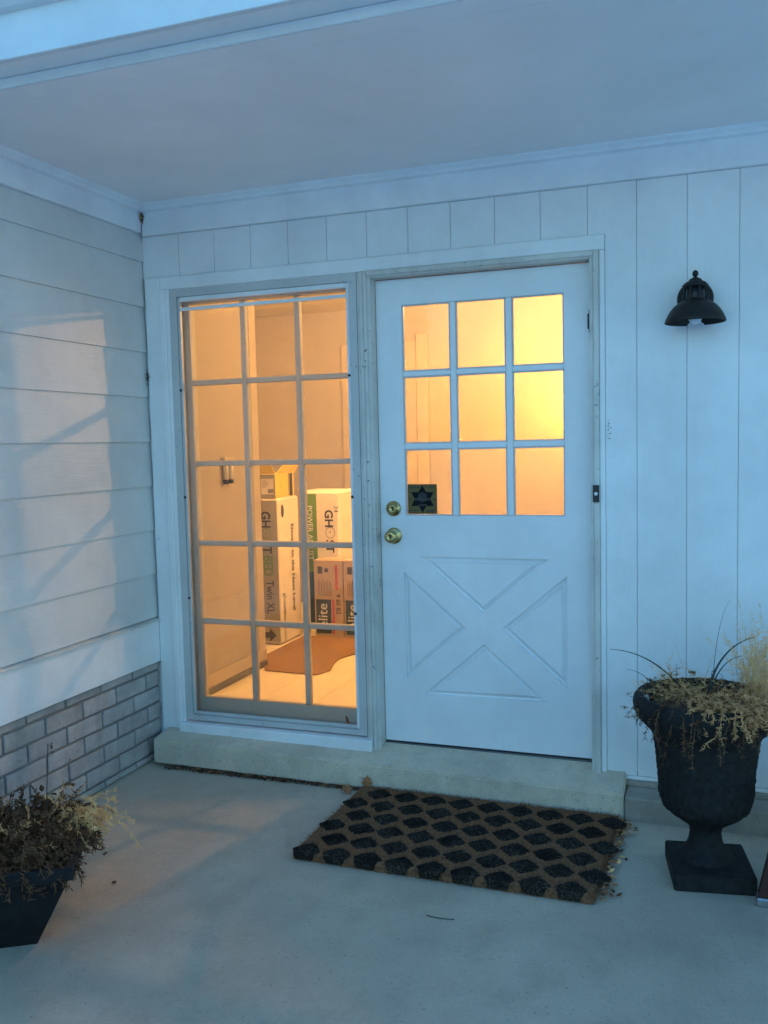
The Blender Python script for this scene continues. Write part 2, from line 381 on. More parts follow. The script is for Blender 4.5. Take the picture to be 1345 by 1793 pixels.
# ------------------------------------------------------------------ window
wf = MB()      # aluminium storm frame
wf.box(.1495,.185,-.012,.040,.03,2.066); wf.box(1.046,1.0815,-.012,.040,.03,2.066); wf.box(.185,1.046,-.012,.040,2.030,2.066); wf.box(.185,1.046,-.012,.040,.03,.055)
win = wf.build('window', alum, house)
box('storm_stile', .186, .199, -.006, .012, .056, 2.029, alum, win, .002); box('storm_stile', 1.030, 1.045, -.006, .012, .056, 2.029, white, win, .002)
box('storm_rail', .1995, 1.0295, -.006, .012, 2.008, 2.029, white, win, .002); box('storm_rail', .1995, 1.0295, -.006, .012, .056, .072, alum, win, .002)
box('storm_bar', .1995, 1.0295, -.004, .010, 1.966, 1.981, white, win, .002)
pane('storm_pane', .1995, 1.0295, .002, .005, .0725, 1.9655, win)
SX0, SX1, SZ0, SZ1 = .217, 1.017, .128, 2.002
sash = MB(); sash.box(.150,SX0,.046,.090,.031,2.064); sash.box(SX1,1.080,.046,.090,.031,2.064); sash.box(SX0,SX1,.046,.090,SZ1,2.064); sash.box(SX0,SX1,.046,.090,.031,SZ0)
sash.build('sash', sashm, win)
VX = [.491,.766]; HZ = [1.636,1.256,.877,.499]; mw = .0125
xs = [SX0]+VX+[SX1]; zs = [SZ0]+HZ[::-1]+[SZ1]
for x in VX: box('muntin', x-mw, x+mw, .050, .086, SZ0+.0005, SZ1-.0005, sashm, win, .004)
for z in HZ:
    for i in range(3): box('muntin', xs[i]+(mw+.0003 if i else .0003), xs[i+1]-(mw+.0003 if i < 2 else .0003), .051, .085, z-mw, z+mw, sashm, win, .004)
for i in range(3):
    for j in range(5):
        pane('pane', xs[i]+(mw+.0005 if i else .0005), xs[i+1]-(mw+.0005 if i < 2 else .0005), .066, .069, zs[j]+(mw+.0005 if j else .0005), zs[j+1]-(mw+.0005 if j < 4 else .0005), win)
box('sill', .131, 1.113, -.050, .030, -.034, .022, white, win, .004)
for x, zz in ((.190,1.60),(.190,1.10),(.190,.62),(1.038,1.63),(1.038,1.10),(1.038,.58)):
    lathe('clip', [(.004,-.014),(.006,-.012),(.006,-.007),(.003,-.006)], (x, zz), 0, black, win, 8, axis='y')
box('window_jamb_liner', 1.0825, 1.0945, -.010, .03, -.03, 2.0655, jambm, win, .002)

# ------------------------------------------------------------------ door and its frame
DX0, DX1, DY = 1.1495, 2.0635, .045
dfm = MB()
for x0, x1 in ((1.1155,1.1465),(2.0665,2.1030)):
    dfm.box(x0,x1,-.016,.13,-.045,2.066)
df = dfm.build('door_frame', jambm, house)
box('jamb_bead', 1.0955, 1.115, -.020, .012, -.03, 2.0655, jambm, df, .003)
box('jamb_bead', 1.1160, 1.132, -.026, -.0165, -.028, 2.0655, jambm, df, .003)
box('jamb_bead', 2.0815, 2.1025, -.026, -.0165, -.045, 2.0655, jambm, df, .003)
box('head_jamb', 1.1470, 2.0660, -.016, .13, 2.0365, 2.066, jambm, df, .003)
box('head_bead', 1.1325, 2.0810, -.026, -.0165, 2.044, 2.0655, jambm, df, .003)
box('threshold', 1.1470, 2.0660, .0445, .13, -.042, -.007, cove, df, .001)
box('door_light_block', 1.1470, 2.0660, .0885, .13, -.0065, .022, cove, df, .001)  # added out of sight to block room light leaking under the door
box('jamb_repair', 1.1165, 1.1315, -.0225, -.0170, -.044, -.0285, plain('rotten_wood', (.14,.10,.06), .9, 0, .5, 80, 1), df, .002)
hg = MB(); hg.box(2.058,2.066,.032,.0445,1.755,1.845); hg.box(2.052,2.062,.038,.0445,1.77,1.83); hg.build('hinge', black, df)
# door leaf
PX = [(1.265,1.479),(1.503,1.717),(1.743,1.957)]; PZ = [(1.014,1.303),(1.327,1.616),(1.638,1.922)]
dl = MB(); DB = DY+.042
GX0, GX1, GZ0, GZ1 = PX[0][0], PX[2][1], PZ[0][0], PZ[2][1]
dl.box(DX0,GX0,DY,DB,.97,2.032); dl.box(GX1,DX1,DY,DB,.97,2.032); dl.box(GX0,GX1,DY,DB,GZ1,2.032); dl.box(GX0,GX1,DY,DB,.97,GZ0)
cx = 1.607
tris = [[(cx-.280,.836),(cx+.278,.834),(cx+.001,.594)],[(1.252,.766),(1.528,.527),(1.255,.289)],[(1.962,.766),(1.688,.533),(1.964,.290)],[(cx,.462),(1.332,.223),(1.874,.229)]]
def ccw(t):
    a = (t[1][0]-t[0][0])*(t[2][1]-t[0][1])-(t[2][0]-t[0][0])*(t[1][1]-t[0][1]); return t if a > 0 else [t[0],t[2],t[1]]
tris = [ccw(t) for t in tris]
outer = [(DX0,.003),(DX1,.003),(DX1,.97),(DX0,.97)]
polys = [[Vector((x,z,0)) for x,z in outer]]+[[Vector((x,z,0)) for x,z in reversed(t)] for t in tris]
flat = [p for pl in polys for p in pl]
tt = tessellate_polygon(polys)
vs = [(p.x, DY, p.y) for p in flat]; fs = []
for t in tt:
    a, b_, c = [Vector(vs[i]) for i in t]
    fs.append(tuple(t) if (b_-a).cross(c-a).y < 0 else tuple(reversed(t)))
dl.add(vs, fs)
dl.add([(DX0,DY,.003),(DX1,DY,.003),(DX1,DY,.97),(DX0,DY,.97),(DX0,DB,.003),(DX1,DB,.003),(DX1,DB,.97),(DX0,DB,.97)], [(0,4,5,1),(1,5,6,2),(3,7,4,0),(4,7,6,5)])
door = dl.build('door', doorm, house)
def inset(t, d):
    out_ = []
    n = 3
    for i in range(n):
        p = Vector(t[i]); a = (Vector(t[i-1])-p).normalized(); b_ = (Vector(t[(i+1) % n])-p).normalized()
        bis = (a+b_).normalized(); s = math.sin(a.angle(b_)/2); out_.append(p+bis*(d/s))
    return out_
for t in tris:
    rings = [(0,0),(.001,.012),(.007,.014),(.022,.002),(.0235,.006),(.026,.005)]
    vs = []
    for d, y in rings: vs += [(p[0], DY+y, p[1]) for p in inset(t, d)]
    fs = []
    for i in range(len(rings)-1):
        for k in range(3): fs.append((i*3+k, i*3+(k+1)%3, (i+1)*3+(k+1)%3, (i+1)*3+k))
    k = (len(rings)-1)*3; fs.append((k,k+1,k+2)); mesh('panel', vs, fs, doorm, door)
for i in range(2): box('glazing_bar', PX[i][1], PX[i+1][0], DY, DB-.004, GZ0+.0005, GZ1-.0005, doorm, door, .003)
for j in range(2):
    for i in range(3): box('glazing_bar', PX[i][0]+.0004, PX[i][1]-.0004, DY+.0006, DB-.005, PZ[j][1], PZ[j+1][0], doorm, door, .003)
for (x0, x1) in PX:
    for (z0, z1) in PZ:
        f = MB(); w = .006; y0, y1 = DY+.006, DY+.018   # putty bead round each pane
        for (a0,a1,c0,c1) in ((x0,x0+w,z0,z1),(x1-w,x1,z0,z1),(x0+w,x1-w,z0,z0+w),(x0+w,x1-w,z1-w,z1)): f.box(a0+.0002,a1-.0002,y0,y1,c0+.0002,c1-.0002)
        f.build('glazing_bead', alum, door)
        pane('pane', x0+.001, x1-.001, DY+.019, DY+.022, z0+.001, z1-.001, door)
KX = 1.2105
lathe('knob', [(.0355,-.001),(.036,-.004),(.033,-.007),(.026,-.010),(.014,-.014),(.0115,-.020),(.013,-.026),(.022,-.033),(.0275,-.044),(.0275,-.052),(.023,-.059),(.016,-.0615),(.008,-.0605),(.006,-.058),(.0,-.058)], (KX,.925), DY, brass, door, 28, axis='y')
lathe('deadbolt', [(.034,-.001),(.034,-.005),(.030,-.010),(.020,-.013),(.0185,-.019),(.016,-.022),(.008,-.022),(.0075,-.020),(.003,-.0195),(0,-.0195)], (KX,1.045), DY, brass, door, 28, axis='y')
box('key_slot', KX-.0022, KX+.0022, DY-.0205, DY-.0200, 1.039, 1.051, black, door, 0)
box('key_slot', KX-.0022, KX+.0022, DY-.0592, DY-.0585, .919, .931, black, door, 0)
exec('')
# ------------------------------------------------------------------ alarm sticker on the lower left pane
st = empty('alarm_sticker', (1.337,DY+.0185,1.02), 'square olive alarm sticker with dark six-pointed star on door pane', 'sticker')
SXa, SXb, SZa, SZb = 1.2718, 1.404, 1.021, 1.150; sy = DY+.0184; syb = DY+.0189
box('backing', SXa, SXb, sy, syb, SZa, SZb, stickerm, st, 0)
fr = MB(); w = .003
for (a0,a1,c0,c1) in ((SXa,SXa+w,SZa,SZb),(SXb-w,SXb,SZa,SZb),(SXa+w,SXb-w,SZa,SZa+w),(SXa+w,SXb-w,SZb-w,SZb)): fr.box(a0,a1,sy-.0004,sy-.0001,c0,c1)
fr.build('border', black, st)
scx, scz = (SXa+SXb)/2, (SZa+SZb)/2
pts = []
for k in range(12):
    a = R(90+30*k); r = .060 if k % 2 == 0 else .036; pts.append((scx+r*math.cos(a)*.98, sy-.0006, scz+r*math.sin(a)))
mesh('star', pts+[(scx,sy-.0006,scz)], [(12,(k+1)%12,k) for k in range(12)], navy, st)
cp = [(scx+.021*math.cos(R(15*k)), sy-.0009, scz+.008+.021*math.sin(R(15*k))) for k in range(24)]
mesh('star_centre', cp, [tuple(range(23,-1,-1))], black, st)
X, Z = (1,0,0), (0,0,1)
text('lettering', 'BURGLAR', .0155, (scx, sy-.0012, scz-.006), X, Z, greyink, st, .01, 'CENTER')
text('lettering', 'ALARM', .0125, (scx, sy-.0012, scz-.031), X, Z, greyink, st, .01, 'CENTER')
text('lettering', 'PROTECTED', .0085, (SXa+.006, sy-.0012, SZb-.017), X, Z, black, st, .02)
text('lettering', 'WITH A', .0085, (SXb-.008, sy-.0012, SZb-.017), X, Z, black, st, .02, 'RIGHT')
lines = MB()
for (xa, xb, zz) in ((SXa+.006,SXa+.018,.036),(SXa+.024,SXa+.048,.036),(SXb-.05,SXb-.008,.036),(SXb-.05,SXb-.018,.029),(SXa+.006,SXa+.016,.084),(SXb-.018,SXb-.007,.084)): lines.box(xa,xb,sy-.0009,sy-.0006,1.0+zz-.002+ (0 if zz<.05 else .0),1.0+zz+.002)
lines.build('small_print', black, st)

# ------------------------------------------------------------------ doorbell button, wall lamp
db = empty('doorbell_button', (2.0905,-.026,1.078), 'small black doorbell button on the door frame', 'doorbell')
box('plate', 2.078, 2.1025, -.036, -.0265, 1.078, 1.146, black, db, .004)
lathe('button', [(.0075,-.001),(.0075,-.004),(.005,-.006),(0,-.006)], (2.0905,1.112), -.0365, bulbw, db, 14, axis='y')
LX, LY = 2.462, -.10
lp = empty('wall_lamp', (LX,-.001,1.75), 'black barn style wall lamp with ball finial beside the door', 'lamp')
lathe('backplate', [(.066,-.0005),(.066,-.010),(.058,-.018),(.030,-.024),(0,-.024)], (LX-.001,1.852), -.0005, blackmetal, lp, 40, axis='y')
box('arm', LX-.012, LX+.012, -.065, -.024, 1.842, 1.866, blackmetal, lp, .004)
lathe('shade', [(.107,1.7515),(.1095,1.7545),(.1055,1.766),(.098,1.782),(.088,1.798),(.075,1.813),(.060,1.824),(.050,1.830),(.046,1.832),(.046,1.828),(.058,1.8205),(.073,1.809),(.085,1.795),(.0945,1.780),(.102,1.765),(.1055,1.7515)], LX, LY, blackmetal, lp, 48, cap=False)
cg = MB()
for k in range(8):
    a = 2*math.pi*(k+.5)/8; p0 = (LX+.046*math.cos(a), LY+.046*math.sin(a), 1.826); p1 = (LX+.040*math.cos(a), LY+.040*math.sin(a), 1.884)
    tubemesh(cg, [p0, p1], .0035)
cg.build('cage', blackmetal, lp)
lathe('socket', [(.032,1.824),(.034,1.850),(.030,1.884)], LX, LY, black, lp, 24)
lathe('cap', [(.046,1.882),(.047,1.887),(.036,1.898),(.024,1.904),(.021,1.910),(.012,1.914),(.007,1.918)], LX, LY, blackmetal, lp, 32)
lathe('finial', [(.003,1.916),(.005,1.919),(.009,1.923),(.0115,1.930),(.009,1.938),(.004,1.942),(0,1.9425)], LX, LY, blackmetal, lp, 20)
lathe('bulb', [(.012,1.83),(.015,1.80),(.023,1.778),(.023,1.761),(.018,1.751),(.009,1.7465),(0,1.746)], LX, LY, bulbw, lp, 24)

# ------------------------------------------------------------------ concrete step (its left end sits a little high)
def stepv(): pass
bm = bmesh.new(); bmesh.ops.create_cube(bm, size=1)
for v in bm.verts:
    l = v.co.x < 0; f = v.co.y < 0; t = v.co.z > 0
    x = .050 if l else 2.202; y = -.150 if f else .044
    z = ((-.033 if l else -.062)+(0 if f else (.029 if l else .052))) if t else (-.146 if l else -.1645)
    v.co = (x, y, z)
bmesh.ops.subdivide_edges(bm, edges=[e for e in bm.edges if abs(e.verts[0].co.x-e.verts[1].co.x) > 1], cuts=40, use_grid_fill=True)
bmesh.ops.bevel(bm, geom=[e for e in bm.edges if e.is_manifold and e.calc_face_angle(0) > 1.2], offset=.006, segments=2, affect='EDGES')
for v in bm.verts:
    if v.co.y < -.13: v.co += Vector((0, random.uniform(-.0012,.0012), random.uniform(-.0012,.0012)))
me = bpy.data.meshes.new('concrete_step'); bm.to_mesh(me); bm.free(); me.materials.append(stepc)
stp = link(bpy.data.objects.new('concrete_step', me), None, (0,0,0)); tag(stp, 'long pale concrete step slab below the window and door', 'step')
# packed soil, grit and leaf bits under the step
def litter(name, n, area, zr, mats, size, label, seed):
    rnd = random.Random(seed); mb = MB()
    for i in range(n):
        p = area(rnd); a = rnd.uniform(0, 6.28); s = size*rnd.uniform(.4, 1.6); z = p[2]+rnd.uniform(*zr)
        d = Vector((math.cos(a), math.sin(a), rnd.uniform(-.3,.5)))*s; e = Vector((-math.sin(a), math.cos(a), rnd.uniform(-.4,.6)))*s*.5
        c = Vector((p[0], p[1], z))
        mb.add([c-d, c+e, c+d, c-e], [(0,1,2,3)], rnd.randrange(len(mats)))
    o = mb.build(name, None, None, mats=mats); tag(o, label, 'debris', kind='stuff'); return o
litter('leaf_litter', 700, lambda r: (r.uniform(.12,1.15), r.uniform(-.16,-.135)-abs(r.gauss(0,.006)), FZ), (.001,.014), [brownf, leafm, soil], .008, 'dark leaf crumbs packed under the edge of the step', 3)

# ------------------------------------------------------------------ door mat
MX0, MX1, MY0, MY1, MT = 1.095, 2.165, -.826, -.158, -.135
mat_ = empty('door_mat', (1.63,-.5,FZ), 'brown coir door mat with black diamond pattern before the step', 'mat')
bm = bmesh.new(); nx, ny = 90, 56
rnd = random.Random(5)
def mp(x, y):   # slight skew and wavy edges
    return (x+.02*(y-MY0)/(MY1-MY0)+.0, y-.012*(x-MX0)/(MX1-MX0))
grid = [[None]*(ny+1) for _ in range(nx+1)]
for i in range(nx+1):
    for j in range(ny+1):
        x = MX0+(MX1-MX0)*i/nx; y = MY0+(MY1-MY0)*j/ny
        e = i in (0, nx) or j in (0, ny)
        if e: x += rnd.uniform(-.004,.004); y += rnd.uniform(-.004,.004)
        x, y = mp(x, y); grid[i][j] = bm.verts.new((x, y, (MT-.006 if e else MT)+rnd.uniform(-.0025,.0025)))
for i in range(nx):
    for j in range(ny): bm.faces.new((grid[i][j], grid[i+1][j], grid[i+1][j+1], grid[i][j+1]))
for e in [e for e in bm.edges if e.is_boundary]:
    a, b_ = e.verts
    pass
ring = [grid[i][0] for i in range(nx+1)]+[grid[nx][j] for j in range(1, ny+1)]+[grid[i][ny] for i in range(nx-1, -1, -1)]+[grid[0][j] for j in range(ny-1, 0, -1)]
low = [bm.verts.new((v.co.x, v.co.y, FZ+.001)) for v in ring]
for k in range(len(ring)):
    k2 = (k+1) % len(ring); bm.faces.new((ring[k2], ring[k], low[k], low[k2]))
me = bpy.data.meshes.new('pile'); bm.to_mesh(me); bm.free(); me.materials.append(coir)
for v in me.vertices: v.co -= WL[mat_.name]
link(bpy.data.objects.new('pile', me), mat_, WL[mat_.name])
# raised black tufts
P, Q = .1188, .1115
def tuft_mesh():
    vs = []; n = 24
    for h, s in ((-.004, 1.03), (.0005, 1.0), (.0022, .90)):
        for k in range(n):
            a = 2*math.pi*k/n; c, s_ = math.cos(a), math.sin(a)
            rr = 1/((abs(c)/(.0555))**1.2+(abs(s_)/(.0555))**1.2)**(1/1.2)
            vs.append((rr*c*s, rr*s_*s, h))
    vs.append((0,0,.0022)); fs = []
    for i in range(2):
        for k in range(n): fs.append((i*n+k, i*n+(k+1)%n, (i+1)*n+(k+1)%n, (i+1)*n+k))
    for k in range(n): fs.append((2*n+k, 2*n+(k+1)%n, 3*n))
    me = bpy.data.meshes.new('tuft'); me.from_pydata(vs, [], fs); me.materials.append(blackfib); return me
tm = tuft_mesh(); fibs = MB()
rows = 7
centres = []
for r in range(rows):
    y = MY0+.024+r*.1125
    off = .0 if r % 2 == 0 else P/2
    for c in range(-1, 11):
        x = MX0+.045+off+c*P
        if x < MX0+.02 or x > MX1-.012 or y > MY1+.02: continue
        centres.append((x, y))
edge_cache = {}
def edge_tuft(x, y):
    key = round(y, 3)
    if key not in edge_cache:
        bm = bmesh.new(); bm.from_mesh(tm)
        front = y < (MY0+MY1)/2; e = (MY0+.001 if front else MY1-.001)-y
        bmesh.ops.bisect_plane(bm, geom=list(bm.verts)+list(bm.edges)+list(bm.faces), plane_co=(0,e,0), plane_no=(0,-1 if front else 1,0), clear_outer=True)
        if front:
            cut = [v.co.x for v in bm.verts if abs(v.co.y-e) < 1e-4]
            if cut:
                hw = max(cut); q = [bm.verts.new(c) for c in ((-hw,e,.0015),(-hw,e-.006,-.003),(-hw*.8,e-.007,-.024),(hw*.8,e-.007,-.024),(hw,e-.006,-.003),(hw,e,.0015))]
                bm.faces.new((q[0],q[1],q[4],q[5])); bm.faces.new((q[1],q[2],q[3],q[4]))
        me = bpy.data.meshes.new('tuft'); bm.to_mesh(me); bm.free(); edge_cache[key] = me
        if not me.materials: me.materials.append(blackfib)
    return edge_cache[key]
for (x, y) in centres:
    xx, yy = mp(x, y); o = bpy.data.objects.new('tuft', edge_tuft(x, y) if (y < MY0+.06 or y > MY1-.06) else tm); link(o, mat_, (xx, yy, MT)); o.scale = (1, 1, 1)
def isblack(x, y):
    return any((abs(x-a)/.0555)**1.2+(abs(y-b_)/.0555)**1.2 < 1 for a, b_ in centres)
def fibre(mb, p, d, L, w, m, droop=.5):
    d = Vector(d).normalized(); s = d.cross(Vector((0,0,1)))
    if s.length < .01: s = Vector((1,0,0))
    s = s.normalized()*w; q = Vector(p); pts = []
    for k in range(3):
        pts.append(q.copy()); q = q+d*L/2; d = (d+Vector((rnd.uniform(-.4,.4), rnd.uniform(-.4,.4), -droop))).normalized()
    mb.add([pts[0]-s, pts[0]+s, pts[1]+s*.8, pts[1]-s*.8, pts[2]], [(0,1,2,3),(3,2,4)], m)
for i in range(16000):
    x, y = rnd.uniform(MX0+.003, MX1-.003), rnd.uniform(MY0+.003, MY1-.003); bk = isblack(x, y); xx, yy = mp(x, y)
    a = rnd.uniform(0, 6.28)
    fibre(fibs, (xx, yy, MT+(.002 if bk else -.002)), (math.cos(a)*.8, math.sin(a)*.8, 1), rnd.uniform(.006,.014), .0009, 1 if bk else 0, .3)
per = [(x, MY0, 0, -1) for x in [rnd.uniform(MX0, MX1) for _ in range(1100)]]+[(MX1, y, 1, 0) for y in [rnd.uniform(MY0, MY1) for _ in range(900)]]+[(MX0, y, -1, 0) for y in [rnd.uniform(MY0, MY1) for _ in range(500)]]+[(x, MY1, 0, .4) for x in [rnd.uniform(MX0, MX1) for _ in range(600)]]
for (x, y, nx_, ny_) in per:
    xx, yy = mp(x, y); bk = isblack(x-nx_*.02, y-ny_*.02)
    L = rnd.uniform(.006,.02)*(1.5 if nx_ == 1 else 1)
    if rnd.random() < .04: L *= 2.2
    fibre(fibs, (xx-nx_*.004, yy-ny_*.004, rnd.uniform(FZ+.004, MT)), (nx_+rnd.uniform(-.6,.6), ny_+rnd.uniform(-.6,.6), rnd.uniform(-.2,.7)), L, .0008, 1 if bk and rnd.random() < .8 else 0, .25)
fo = fibs.build('fibres', None, mat_, mats=[coirfib, blackfib]); tag(fo, kind='stuff')
litter('leaf_litter', 260, lambda r: (2.19+abs(r.gauss(0,.022))-.01, r.uniform(-.80,-.17) if r.random() < .6 else r.uniform(-.30,-.165), FZ), (.001,.02), [leafm, brownf, straw], .011, 'crumbled leaves and fibre along the right end of the mat', 11)

# ------------------------------------------------------------------ dried plants
def sprig(mb, rnd, p, d, L, curl, needles, nl, m, w=.0012, droop=.12):
    d = Vector(d).normalized(); q = Vector(p); seg = 7; step = L/seg; prev = None
    for k in range(seg+1):
        s = d.cross(Vector((0,0,1))); s = (s.normalized() if s.length > .01 else Vector((1,0,0)))*w*(1-.6*k/seg)
        cur = (q-s, q+s)
        if prev: mb.add([prev[0], prev[1], cur[1], cur[0]], [(0,1,2,3)], m)
        prev = cur
        if k > 0:
            for _ in range(needles):
                nd_ = Vector((rnd.gauss(0,1), rnd.gauss(0,1), rnd.gauss(.15,.8)))+d*.9; nd_.normalize()
                l = nl*rnd.uniform(.5,1.3); a = q-d*step*rnd.random(); s2 = nd_.orthogonal().normalized()*w*.95
                mid = a+nd_*l*.55; tip = mid+(nd_+Vector((rnd.gauss(0,.7), rnd.gauss(0,.7), rnd.gauss(-.1,.7)))).normalized()*l*.5
                mb.add([a-s2, a+s2, mid+s2*.9, mid-s2*.9, tip], [(0,1,2,3),(3,2,4)], m)
        d = (d+Vector((rnd.gauss(0,curl), rnd.gauss(0,curl), rnd.gauss(-droop,curl)))).normalized(); q = q+d*step
UX, UY = 2.505, -.50
urn = empty('garden_urn', (UX,UY,FZ), 'dark cast stone pedestal urn with dried plants right of the mat', 'urn')
def ruff(r, z, a):
    if .02 < z < .345: return r+.0035*math.sin(a*34+z*95)*math.sin(z*150)+.0018*math.sin(a*71-z*60)
    return r
up = [(.095,-.105),(.092,-.098),(.078,-.086),(.066,-.072),(.056,-.050),(.0515,-.020),(.054,0.0),(.066,.014),(.080,.026),(.110,.046),(.137,.070),(.150,.10)]
up += [(.153+.018*(t/8)**1.6, .118+.20*t/8) for t in range(9)]
# finer rings on the woven part
fine = []
for i in range(len(up)-1):
    (r0,z0),(r1,z1) = up[i], up[i+1]; k = 4 if z0 >= .026 else 1
    for t in range(k): fine.append((r0+(r1-r0)*t/k, z0+(z1-z0)*t/k))
fine += [(.173,.320),(.180,.334),(.200,.352),(.222,.376),(.235,.400),(.240,.424),(.236,.444),(.226,.456),(.212,.458),(.200,.450),(.194,.435),(.190,.40),(.18,.37)]
lathe('bowl', fine, UX, UY, urnm, urn, 144, ruff, cap=False)
pl = MB()
def tilted_box(name, cx_, cy_, hw, z0, z1, rot, mat, parent, bev=.004):
    bm = bmesh.new(); bmesh.ops.create_cube(bm, size=1)
    for v in bm.verts: v.co = Vector((v.co.x*hw*2, v.co.y*hw*2, (v.co.z+.5)*(z1-z0)))
    bmesh.ops.bevel(bm, geom=list(bm.edges), offset=bev, segments=2, affect='EDGES')
    bmesh.ops.rotate(bm, verts=bm.verts, cent=(0,0,0), matrix=Matrix.Rotation(rot, 3, 'Z'))
    me = bpy.data.meshes.new(name); bm.to_mesh(me); bm.free(); me.materials.append(mat)
    return link(bpy.data.objects.new(name, me), parent, (cx_, cy_, z0))
tilted_box('plinth', UX+.012, UY-.02, .130, FZ, -.1052, R(9), urnm, urn)
lathe('soil', [(.190,.405),(.16,.420),(.10,.432),(0,.435)], UX, UY, soil, urn, 32, cap=False)
def blade(mb, pts, w, m=0):
    n = len(pts); pts = [Vector(p) for p in pts]
    for i in range(n-1):
        a, b_ = pts[i], pts[i+1]; t = (b_-a).normalized(); s = t.cross(Vector((.3,1,.1))).normalized(); u = t.cross(s)
        w0 = w*(1-i/(n-1)*.8); w1 = w*(1-(i+1)/(n-1)*.8)
        mb.add([a-s*w0, a+u*w0*.4, a+s*w0, b_+s*w1, b_+u*w1*.4, b_-s*w1], [(0,1,4,5),(1,2,3,4)], m)
def bez(p0, p1, p2, n=12):
    return [tuple((1-t)**2*a+2*t*(1-t)*b_+t*t*c for a, b_, c in zip(p0,p1,p2)) for t in [i/n for i in range(n+1)]]
ZS = .41
def crumpled(mb, rnd, c, s):
    u = Vector((rnd.gauss(0,1), rnd.gauss(0,1), rnd.gauss(0,.6))).normalized(); v = u.orthogonal().normalized(); w = u.cross(v); n = 5; row = []
    bend = rnd.uniform(.5, 1.6)
    for i in range(n+1):
        t = i/n; wd = s*.38*math.sin(math.pi*min(.97, .06+t*.92))
        p = Vector(c)+u*s*(t-.5)*1.1+w*s*bend*.5*(t-.5)**2
        row.append((p-v*wd+w*wd*rnd.uniform(.2,.7), p, p+v*wd+w*wd*rnd.uniform(.2,.7)))
    vs = [q for rw in row for q in rw]; fs = []
    for i in range(n): fs += [(i*3,i*3+1,i*3+4,i*3+3),(i*3+1,i*3+2,i*3+5,i*3+4)]
    mb.add(vs, fs)
up_ = empty('dried_urn_plant', (UX,UY,ZS), 'straw coloured dried trailing plant spilling over the dark urn', 'plant')
rnd = random.Random(21)
mb = MB()      # brown matted stems
for i in range(130):
    a = rnd.uniform(0, 6.28); r = .17*math.sqrt(rnd.random()); sprig(mb, rnd, (UX+r*math.cos(a), UY+r*math.sin(a), ZS), (math.cos(a)*.9+rnd.gauss(0,.4), math.sin(a)*.9-.2+rnd.gauss(0,.4), .55), rnd.uniform(.06,.16), .35, 4, .018, 0)
for i in range(26):    # trailing sprays over the front of the rim
    a = rnd.uniform(R(200), R(330)); sprig(mb, rnd, (UX+.21*math.cos(a), UY+.21*math.sin(a), .462), (math.cos(a), math.sin(a), -.1), rnd.uniform(.08,.20), .22, 5, .014, 0, .0014, .55)
mb.build('brown_stems', brownf, up_)
mb = MB()      # pale curly mass hanging over the right front
for i in range(105):
    a = R(rnd.gauss(310, 22)); r = rnd.uniform(.10,.25); z = .47 if r < .22 else .455
    sprig(mb, rnd, (UX+r*math.cos(a), UY+r*math.sin(a), z+rnd.uniform(-.01,.03)), (math.cos(a)*.8+rnd.gauss(0,.5), math.sin(a)*.8+rnd.gauss(0,.4), .35), rnd.uniform(.05,.15), .35, 6, .017, 0, .0017, .42)
for i in range(25):
    a = rnd.uniform(0, 6.28); r = rnd.uniform(0,.13); sprig(mb, rnd, (UX+r*math.cos(a), UY+r*math.sin(a), ZS+.02), (rnd.gauss(0,.6), rnd.gauss(-.2,.5), 1), rnd.uniform(.06,.12), .3, 6, .015, 0, .0014, .1)
mb.build('pale_curls', paleg, up_)
mb = MB()
for i in range(90):
    a = rnd.uniform(0, 6.28); q = .20*math.sqrt(rnd.random()); crumpled(mb, rnd, (UX+q*math.cos(a), UY+q*math.sin(a), .445+rnd.uniform(0,.05)), rnd.uniform(.010,.022))
mb.build('withered_leaves', brownf, up_)
mb = MB()      # feathery straw plumes
for i in range(70):
    sprig(mb, rnd, (UX-.05+rnd.gauss(0,.04), UY+.06+rnd.gauss(0,.05), ZS+.03), (-.9+rnd.gauss(0,.5), rnd.gauss(0,.4), .62+rnd.gauss(0,.2)), rnd.uniform(.08,.19), .22, 6, .014, 0, .0006, .1)
for i in range(110):
    sprig(mb, rnd, (UX+.15+rnd.gauss(0,.03), UY+.08+rnd.gauss(0,.04), ZS+.03), (.28+rnd.gauss(0,.28), rnd.gauss(0,.3), 1), rnd.uniform(.16,.34), .16, 8, .020, 0, .0006, .03)
mb.build('straw_plume', straw, up_)
for w_, b_ in ((.0042, bez((UX-.055,UY+.02,.44),(UX-.17,UY+.0,.60),(UX-.315,UY-.02,.600),14)), (.0048, bez((UX+.005,UY+.03,.44),(UX+.03,UY+.05,.61),(UX+.155,UY+.06,.652),14)),
               (.003, bez((UX+.01,UY+.03,.44),(UX+.04,UY+.04,.575),(UX+.115,UY+.05,.585),12)), (.003, bez((UX+.03,UY,.45),(UX+.07,UY,.545),(UX+.115,UY-.01,.475),12)),
               (.002, bez((UX-.14,UY,.44),(UX-.20,UY,.53),(UX-.26,UY-.01,.530),12)), (.0012, bez((UX+.02,UY+.05,.45),(UX+.03,UY+.05,.70),(UX+.075,UY+.05,.775),12))):
    mb = MB(); blade(mb, b_, w_); mb.build('grass_blade', bladeg, up_)
box('plant_tag', UX-.185, UX-.170, UY-.06, UY-.058, .40, .462, greyp, up_, 0).rotation_euler = (0, R(-14), R(20))

